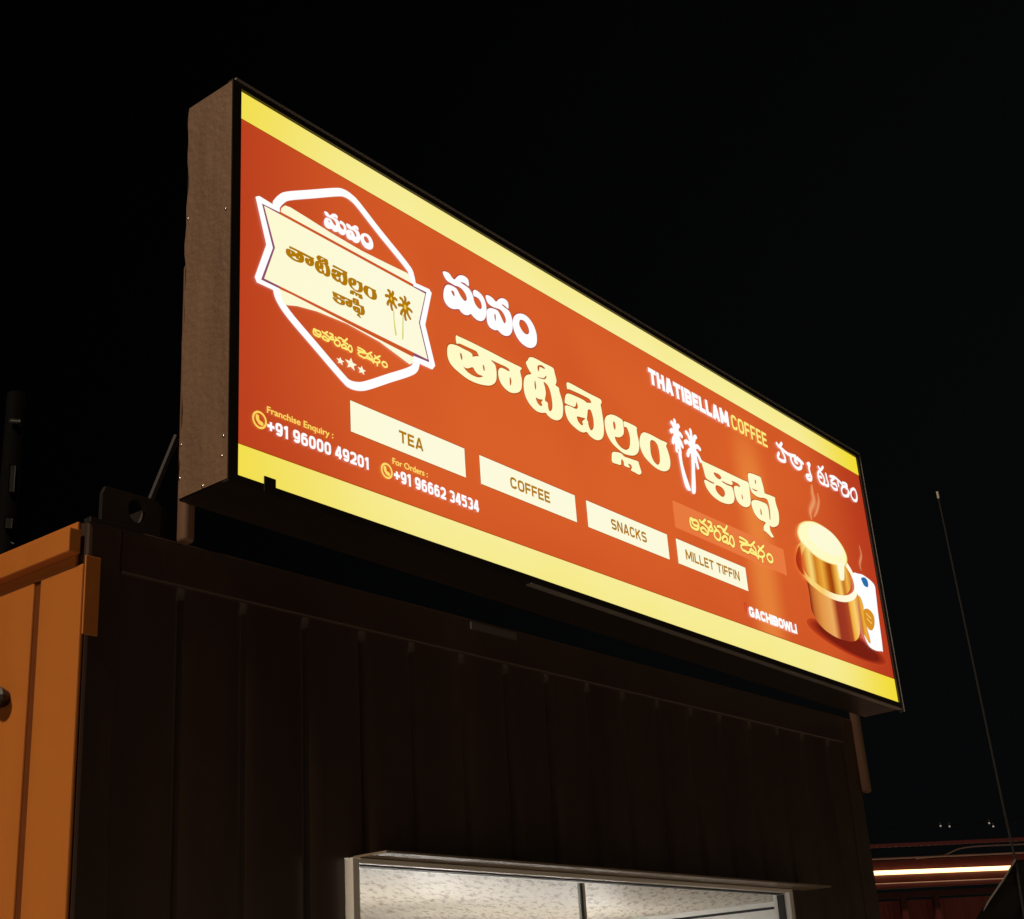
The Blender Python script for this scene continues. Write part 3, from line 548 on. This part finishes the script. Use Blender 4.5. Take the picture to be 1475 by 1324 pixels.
def panel(bm, x0, x1, z0, z1):
    pts = corrug(x0, x1, z0, z1)
    zs = [z1, z1-0.022, z1-0.03, z0]
    cols = []
    for x, d in pts:
        cols.append([bm.verts.new((x, CY+0.004+(0 if (j == 0) else d), z)) for j, z in enumerate((z1, z1-0.028, z0))])
    for a, b in zip(cols, cols[1:]):
        for j in range(2): bm.faces.new((a[j], b[j], b[j+1], a[j+1]))
bm = bmesh.new()
panel(bm, CX0+0.10, WX0-0.002, 0.18, RB); panel(bm, WX0-0.002, WX1+0.002, WZ1+0.002, RB); panel(bm, WX1+0.002, CX1-0.12, 0.18, RB)
panel(bm, WX0-0.002, WX1+0.002, 0.18, WZ0-0.002)
bmesh.ops.remove_doubles(bm, verts=bm.verts, dist=0.0005)
bmesh.ops.bevel(bm, geom=[e for e in bm.edges if len(e.link_faces) == 2 and e.calc_face_angle(0) > 0.3], offset=0.002, segments=1, affect='EDGES', profile=0.5)
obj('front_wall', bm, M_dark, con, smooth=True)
bm = boxes((CX0+0.10, CX1-0.10, CY-0.004, CY+0.06, RB, RT)); obj('top_rail', bm, M_dark, con, bevel=0.006)
bm = boxes((CX0+0.10, CX1-0.10, CY-0.004, CY+0.06, 0.03, 0.18)); obj('bottom_rail', bm, M_dark, con, bevel=0.006)
for x0, x1 in ((CX0, CX0+0.10), (CX1-0.12, CX1)):
    bm = boxes((x0, x1, CY-0.006, CY+0.14, 0.0, RT-0.002)); o = obj('corner_post', bm, M_dark, con, bevel=0.01)
    bm = boxes((x0, x1, CY+CD-0.14, CY+CD, 0.0, RT-0.002)); obj('corner_post', bm, M_dark, con, bevel=0.01)
# end wall: orange, with a projecting header, a pressed groove and a bolt knob
ey0, ey1 = CY-0.002, CY+CD-0.14
G0, G1 = 0.424, 0.452
bm = boxes((CX0-0.012, CX0-0.0005, ey0, G0, 0.12, RT-0.12), (CX0-0.012, CX0-0.0005, G1, ey1, 0.12, RT-0.12))
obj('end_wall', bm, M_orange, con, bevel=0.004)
bm = boxes((CX0-0.006, CX0-0.0005, G0+0.0005, G1-0.0005, 0.12, RT-0.12)); obj('groove', bm, M_gasket, con)
bm = boxes((CX0-0.045, CX0-0.0101, CY+0.012, ey1, Z0-0.204, Z0-0.141)); hd = obj('header', bm, M_orange, con, bevel=0.003)
bm = boxes((CX0-0.010, CX0-0.0005, CY+0.03, ey1, RT-0.1195, RT-0.002)); obj('header_lower_rail', bm, M_orange, hd, bevel=0.003)
bm = boxes((CX0-0.010, CX0+0.034, CY-0.0125, CY-0.0065, Z0-0.412, Z0-0.212)); cp = obj('corner_plate', bm, M_orange, con, bevel=0.002)
bm = bmesh.new()
tube(bm, [(CX0-0.0125, 0.542, Z0-0.515), (CX0-0.04, 0.542, Z0-0.515), (CX0-0.046, 0.542, Z0-0.515)], [0.020, 0.030, 0.022], 14)
obj('bolt_knob', bm, M_steel, con, smooth=False, bevel=0.002)
bm = boxes((CX0+0.001, CX1-0.001, CY+CD-0.02, CY+CD, 0.12, RT-0.006)); obj('rear_wall', bm, M_dark, con)
bm = boxes((CX1-0.006, CX1, CY+0.1405, CY+CD-0.1405, 0.12, RT-0.006)); obj('end_wall', bm, M_dark, con)
bm = boxes((CX0+0.001, CX1-0.001, CY+0.0605, CY+CD-0.021, RT-0.05, RT-0.008)); obj('roof', bm, M_dark, con)
# lifting lug on the corner: a plate with a hole
def lug(x0, x1, y0, y1, z0, z1, hx, hz, hr):
    bm = bmesh.new(); n = 28; fr_, ri = [], []
    for k in range(n):
        t = 2*math.pi*k/n; c, s = math.cos(t), math.sin(t)
        q = 1/max(abs(c)/(x1-x0)*2, abs(s)/(z1-z0)*2)
        ox, oz = (x0+x1)/2+c*q, (z0+z1)/2+s*q
        cr = 0.02
        if ox > x1-cr and oz > z1-cr: d_ = math.hypot(ox-(x1-cr), oz-(z1-cr)); ox, oz = (x1-cr)+(ox-(x1-cr))*cr/d_, (z1-cr)+(oz-(z1-cr))*cr/d_
        fr_.append((ox, oz)); ri.append((hx+hr*c, hz+hr*1.15*s))
    V_ = [[bm.verts.new((p[0], y, p[1])) for p in L_] for y in (y0, y1) for L_ in (fr_, ri)]
    for k in range(n):
        j = (k+1) % n
        bm.faces.new((V_[0][k], V_[0][j], V_[1][j], V_[1][k])); bm.faces.new((V_[2][k], V_[3][k], V_[3][j], V_[2][j]))
        bm.faces.new((V_[0][k], V_[2][k], V_[2][j], V_[0][j])); bm.faces.new((V_[1][k], V_[1][j], V_[3][j], V_[3][k]))
    return bm
lg = obj('lifting_lug', lug(-0.222, -0.040, CY+0.002, CY+0.016, RT-0.03, Z0-0.012, -0.115, Z0-0.056, 0.028), M_steel, con)
bm = boxes((-0.262, -0.10, CY-0.008, CY+0.02, RT-0.012, RT+0.004)); obj('corner_cap', bm, M_steel, con, bevel=0.002)
bm = boxes((-0.04, 0.0, CY+0.03, CY+0.16, RT-0.008, RT+0.10)); obj('bracket', bm, M_steel, con, bevel=0.004)
bm = boxes((1.19, 1.42, CY-0.010, CY-0.0045, RT-0.036, RT-0.012)); obj('flat_strap', bm, painted('strap_paint', (0.11, 0.10, 0.095), 0.6), con)

# serving window
wf = obj('window_frame', boxes((WX0, WX0+0.026, CY-0.026, CY+0.05, WZ0, WZ1), (WX1-0.028, WX1, CY-0.026, CY+0.05, WZ0, WZ1),
         (WX0+0.026, WX1-0.028, CY-0.026, CY+0.05, WZ1-0.014, WZ1), (WX0+0.026, WX1-0.028, CY-0.026, CY+0.05, WZ0, WZ0+0.03)), M_walu, con, bevel=0.002)
M_seal = painted('window_seal', (0.02, 0.02, 0.02), 0.6)
bm = boxes((WX0+0.0265, WX0+0.031, CY+0.0, CY+0.03, WZ0+0.03, WZ1-0.0145), (WX1-0.033, WX1-0.0285, CY+0.0, CY+0.03, WZ0+0.03, WZ1-0.0185), (WX0+0.031, WX1-0.033, CY, CY+0.03, WZ1-0.0175, WZ1-0.0145), (1.7, 1.7035, CY+0.006, CY+0.014, WZ0+0.03, WZ1-0.0235)); obj('window_seal', bm, M_seal, wf)
for xa, xb in ((1.704, 1.715), (WX0+0.0315, WX0+0.040)): obj('sash_edge', boxes((xa, xb, CY+0.004, CY+0.026, WZ0+0.03, WZ1-0.023)), M_walu, wf)
gm, nt, b = mat('window_glass')
tr = node(nt, 'ShaderNodeBsdfTransparent'); gl = node(nt, 'ShaderNodeBsdfGlossy'); gl.inputs['Roughness'].default_value = 0.02
lw = node(nt, 'ShaderNodeLayerWeight'); lw.inputs['Blend'].default_value = 0.25; fz = node(nt, 'ShaderNodeMath', operation='MULTIPLY'); fz.inputs[1].default_value = 0.35; nt.links.new(lw.outputs['Facing'], fz.inputs[0]); ms = node(nt, 'ShaderNodeMixShader')
nt.links.new(fz.outputs[0], ms.inputs[0]); nt.links.new(tr.outputs[0], ms.inputs[1]); nt.links.new(gl.outputs[0], ms.inputs[2])
nt.links.new(ms.outputs[0], nt.nodes['Material Output'].inputs['Surface'])
bm = boxes((WX0+0.0525, 1.699, CY+0.012, CY+0.016, WZ0+0.03, WZ1-0.023)); obj('glass_pane', bm, gm, wf)
# projecting ledge over the window
bm = boxes((WX0+0.03, 3.20, CY-0.125, CY+0.003, WZ1+0.002, WZ1+0.008)); obj('window_ledge', bm, painted('ledge', (0.26, 0.2, 0.15), 0.5), con)
# inside: speckled ceiling boards, white wall, wall batten, floor, tube lamps
sm, nt, b = mat('speckled_ceiling')
tc = node(nt, 'ShaderNodeTexCoord'); vo = node(nt, 'ShaderNodeTexNoise'); vo.inputs['Scale'].default_value = 40; vo.inputs['Detail'].default_value = 3; vo.inputs['Roughness'].default_value = 0.75
mp = node(nt, 'ShaderNodeMapping'); mp.inputs['Scale'].default_value = (0.2, 1.0, 1.0); m0 = node(nt, 'ShaderNodeMapping'); m0.inputs['Rotation'].default_value = (0, 0, -0.60); nt.links.new(tc.outputs['Object'], m0.inputs['Vector']); nt.links.new(m0.outputs['Vector'], mp.inputs['Vector']); nt.links.new(mp.outputs['Vector'], vo.inputs['Vector'])
cr = node(nt, 'ShaderNodeValToRGB'); cr.color_ramp.elements[0].position = 0.36; cr.color_ramp.elements[0].color = (0.28, 0.21, 0.14, 1); cr.color_ramp.elements[1].position = 0.50; cr.color_ramp.elements[1].color = (0.66, 0.60, 0.50, 1)
nt.links.new(vo.outputs['Fac'], cr.inputs['Fac']); nt.links.new(cr.outputs['Color'], b.inputs['Base Color']); b.inputs['Roughness'].default_value = 0.45
IZ = Z0-0.868
bm = boxes((CX0+0.03, CX1-0.07, CY+0.055, CY+CD-0.03, IZ, IZ+0.02)); obj('interior_ceiling', bm, sm, con)
bm = boxes((CX1-0.07, CX1-0.05, CY+0.055, CY+CD-0.03, 0.12, IZ+0.02), (CX0+0.02, CX0+0.03, CY+0.15, CY+CD-0.03, 0.12, IZ+0.02), (CX0+0.03, CX1-0.07, CY+CD-0.03, CY+CD-0.022, 0.12, IZ+0.02))
iw = obj('interior_wall', bm, M_wwall, con)
bm = boxes((CX1-0.082, CX1-0.0705, CY+0.4, CY+CD-0.032, IZ-0.022, IZ-0.0005), (CX1-0.078, CX1-0.0705, CY+0.4, CY+CD-0.032, IZ-0.06, IZ-0.034)); obj('wall_batten', bm, M_walu, iw)
bm = boxes((CX1-0.0745, CX1-0.0704, CY+0.46, CY+CD-0.032, IZ-0.0335, IZ-0.0225)); obj('batten_gap', bm, M_seal, iw)
bm = boxes((CX0+0.03, CX1-0.07, CY+0.055, CY+CD-0.03, 0.10, 0.12)); obj('interior_floor', bm, painted('plywood_floor', (0.25, 0.17, 0.1), 0.6), con)
M_tube = glow('tube_lamp', (1.0, 0.96, 0.90, 1), 24.5)
for x0, x1, y, z in ((0.7, 2.1, CY+0.9, IZ-0.34), (2.2, 3.6, CY+1.2, IZ-0.34)):
    bm = tube(bmesh.new(), [(x0, y, z), (x1, y, z)], 0.018, 10); o = obj('tube_lamp', bm, M_tube, con)
    bm = boxes((x0-0.02, x1+0.02, y-0.02, y+0.02, z-0.06, z-0.025), ((x0+x1)/2-0.02, (x0+x1)/2+0.02, y-0.019, y+0.019, 0.121, z-0.0605)); obj('lamp_holder', bm, M_walu, o)

# ------------------------------------------------------------------ neighbouring shelter with an LED strip
A = Vector((12.097, 4.177, 0)); dr = Vector((0.73276, -0.68048, 0)); bk = Vector((0.68048, 0.73276, 0))
shelter = empty('roofed_shelter', (A.x, A.y, 0))
shelter.matrix_world = Matrix((dr, bk, Vector((0, 0, 1)))).transposed().to_4x4() @ Matrix.Identity(4)
mw = Matrix((dr, bk, Vector((0, 0, 1)))).transposed().to_4x4(); mw.translation = A; shelter.matrix_world = mw
tag(shelter, 'dark red corrugated shelter with a glowing warm strip light along its front', 'shelter')
M_mar = painted('maroon_sheet', (0.26, 0.055, 0.05), 0.45, var=0.3, streak=True)
M_mard = painted('maroon_beam', (0.065, 0.012, 0.011), 0.4, var=0.3)
M_pipe = painted('steel_pipe', (0.34, 0.24, 0.24), 0.35, metallic=0.6)
S0, S1 = -2.2, 2.4
bm = boxes((S0, S1, 0.03, 0.07, Z0-0.16, Z0+0.12)); obj('fascia', bm, M_mard, shelter)
bm = tube(bmesh.new(), [(S0, -0.02, Z0+0.02), (S1, -0.02, Z0-0.025)], 0.021, 8); obj('strip_light', bm, glow('led_strip', (1.0, 0.60, 0.24, 1), 3.4), shelter)
bm = tube(bmesh.new(), [(S0, 0.0, Z0+0.15), (S1, 0.0, Z0+0.13)], 0.011, 6); obj('pipe', bm, M_pipe, shelter)
bm = tube(bmesh.new(), smooth_path([Vector(p) for p in ((0.5, 0.02, Z0+0.13), (0.8, 0.02, Z0+0.15), (1.05, 0.02, Z0+0.215), (1.6, 0.02, Z0+0.222), (2.4, 0.02, Z0+0.21))]), 0.010, 6); obj('pipe', bm, M_pipe, shelter)
bm = tube(bmesh.new(), [(S0, 0.0, Z0-0.095), (S1, 0.0, Z0-0.13)], 0.008, 6); obj('pipe', bm, M_pipe, shelter)
bm = boxes((S0, S1, 0.10, 0.16, Z0-0.245, Z0-0.19)); obj('beam', bm, M_mard, shelter)
bm = bmesh.new(); cols = []
n = 260
for i in range(n+1):
    x = S0+(S1-S0)*i/n; y = 0.30+0.010*math.sin(i*2.1)
    cols.append([bm.verts.new((x, y+t, z)) for z, t in ((Z0-0.26, 0), (1.0, 0), (0.02, 0))])
for a, b in zip(cols, cols[1:]):
    for j in range(2): bm.faces.new((a[j], b[j], b[j+1], a[j+1]))
obj('corrugated_wall', bm, M_mar, shelter, smooth=True)
bm = bmesh.new(); cols = []
for i in range(n+1):
    x = S0+(S1-S0)*i/n; d_ = 0.004*math.sin(i*1.6)
    cols.append([bm.verts.new((x, y, z+d_)) for y, z in ((-0.10, Z0+0.24), (1.2, Z0+0.42), (3.2, Z0+0.62))])
for a, b in zip(cols, cols[1:]):
    for j in range(2): bm.faces.new((a[j], b[j], b[j+1], a[j+1]))
obj('roof', bm, M_mard, shelter, smooth=True)
for x in (-1.9, 0.36, 0.72, 2.2):
    bm = boxes((x-0.03, x+0.03, 0.17, 0.22, 0.0, Z0-0.2)); obj('post', bm, M_mard, shelter)

# ------------------------------------------------------------------ thin pole with a dark tarpaulin tied to it
pole = obj('thin_pole', tube(bmesh.new(), [(7.75, 1.12, 0.0), (6.90, 0.742, Z0-0.516), (6.770, 0.706, Z0-0.254), (6.40, 0.594, Z0+0.66), (6.025, 0.481, Z0+1.566)], [0.012, 0.008, 0.007, 0.006, 0.005], 8), painted('pole_metal', (0.030, 0.028, 0.028), 0.5))
tag(pole, 'thin leaning dark pole right of the sign with a pale tip', 'pole')
o = obj('pole_tip', tube(bmesh.new(), [(6.025, 0.481, Z0+1.567), (6.012, 0.477, Z0+1.607)], 0.007, 8), painted('pale_tip', (0.7, 0.66, 0.55), 0.5), pole)
bm = bmesh.new()
a_ = Vector((6.885, 0.74, Z0-0.53)); b_ = Vector((6.78, 1.15, Z0-1.02)); rowsT = []
nI, nJ = 14, 16
for i in range(nI+1):
    e = a_.lerp(b_*1.0+(b_-a_)*0.8, i/nI)
    row = []
    for j in range(nJ+1):
        t = j/nJ
        top = Vector((1.5*t, -1.3*t, 0.02*t-0.06*math.sin(t*5+i*.3)*t))
        row.append(bm.verts.new(e+top+Vector((0.03*math.sin(i*.9+j*.7), 0, 0))))
    rowsT.append(row)
for p, q in zip(rowsT, rowsT[1:]):
    for j in range(nJ): bm.faces.new((p[j], p[j+1], q[j+1], q[j]))
r = bmesh.ops.solidify(bm, geom=bm.faces[:], thickness=0.004)
tarp = obj('tarpaulin', bm, painted('dark_tarpaulin', (0.003, 0.0025, 0.0025), 0.5, bump=0.4), None, smooth=True)
tag(tarp, 'dark sloping tarpaulin at the lower right corner, in front of the strip-lit shelter', 'tarpaulin')
hem = tube(bmesh.new(), [a_.lerp(b_*1.0+(b_-a_)*0.8, t/8)+Vector((0.01*math.sin(t*2), -0.006, 0)) for t in range(9)], 0.006, 6)
obj('hem', hem, painted('pale_hem', (0.13, 0.115, 0.11), 0.5), tarp)
"""bulbs on a dark cable over the shelter"""
cab_ = tube(bmesh.new(), smooth_path([Vector(p) for p in ((10.2, 6.2, Z0+0.9), (11.6, 4.75, Z0+0.52), (12.9, 3.5, Z0+0.46), (14.6, 1.9, Z0+0.62))]), 0.005, 5)
cable = obj('overhead_cable', cab_, painted('cable', (0.002, 0.002, 0.002), 0.8, spec=0.1)); tag(cable, 'dark overhead cable slung above the strip-lit shelter', 'cable')
M_bulb = glow('dim_bulb', (0.75, 0.8, 0.9, 1), 0.11)
first = None
for s, z, lb in ((0.819, 0.441, 'leftmost of the tiny pale bulbs hung above the shelter'), (0.917, 0.432, 'tiny pale bulb just right of the leftmost one above the shelter'), (1.362, 0.447, 'upper tiny pale bulb of the right-hand pair above the shelter'), (1.401, 0.412, 'rightmost and lowest of the tiny pale bulbs above the shelter')):
    if first is None:
        bm = bmesh.new(); bmesh.ops.create_uvsphere(bm, u_segments=10, v_segments=8, radius=0.010); first = o = obj('light_bulb', bm, M_bulb, smooth=True)
        k = obj('bulb_cap', tube(bmesh.new(), [(0, 0, 0.010), (0, 0, 0.040)], 0.008, 8), M_black, o); kk = k
    else:
        o = first.copy(); COL.objects.link(o); c = kk.copy(); COL.objects.link(c); c.parent = o
    o.location = A + dr*s + Vector((0, 0, Z0+z))
    tag(o, lb, 'bulb', 'bulbs hung above the shelter')

# ------------------------------------------------------------------ dark pole behind the orange end, with pale fittings
M_pale = painted('pale_fitting', (0.008, 0.0078, 0.0075), 0.5)
PX, PY = 1.385, 3.265
up = obj('utility_pole', tube(bmesh.new(), [(PX, PY, 0.0), (PX, PY, 3.0), (PX, PY, Z0+1.75)], [0.075, 0.06, 0.05], 16), painted('dark_pole', (0.0015, 0.0014, 0.0014), 0.8, spec=0.05), smooth=True)
tag(up, 'dark pole behind the orange container end with small pale fittings on it', 'pole')
def pole_box(z0, z1, a0, a1, name, m):
    fw = (Vector((camo.location.x, camo.location.y, 0))-Vector((PX, PY, 0))).normalized(); sd = Vector((-fw.y, fw.x, 0))
    bm = bmesh.new(); r = box(bm, a0, a1, 0.062, 0.075, z0, z1)
    for v in r: v.co = Vector((PX, PY, 0))+sd*v.co.x+fw*v.co.y+Vector((0, 0, v.co.z))
    obj(name, bm, m, up, bevel=0.003)
pole_box(Z0+1.205, Z0+1.345, -0.012, 0.016, 'fitting', M_pale)
pole_box(Z0+1.02, Z0+1.075, -0.018, 0.018, 'fitting', M_pale)
pole_box(Z0+1.572, Z0+1.584, -0.028, 0.020, 'clamp', painted('bright_clamp', (0.2, 0.2, 0.2), 0.4))
bm = tube(bmesh.new(), [(PX, PY-0.06, Z0+0.95), (1.20, 3.40, Z0+1.10), (0.2, 3.9, Z0+1.5), (-4.0, 6.5, Z0+2.6)], 0.004, 5)
wire = obj('wire', bm, painted('grey_wire', (0.09, 0.09, 0.1), 0.5)); tag(wire, 'thin grey wire running off the dark pole behind the orange container end', 'wire')
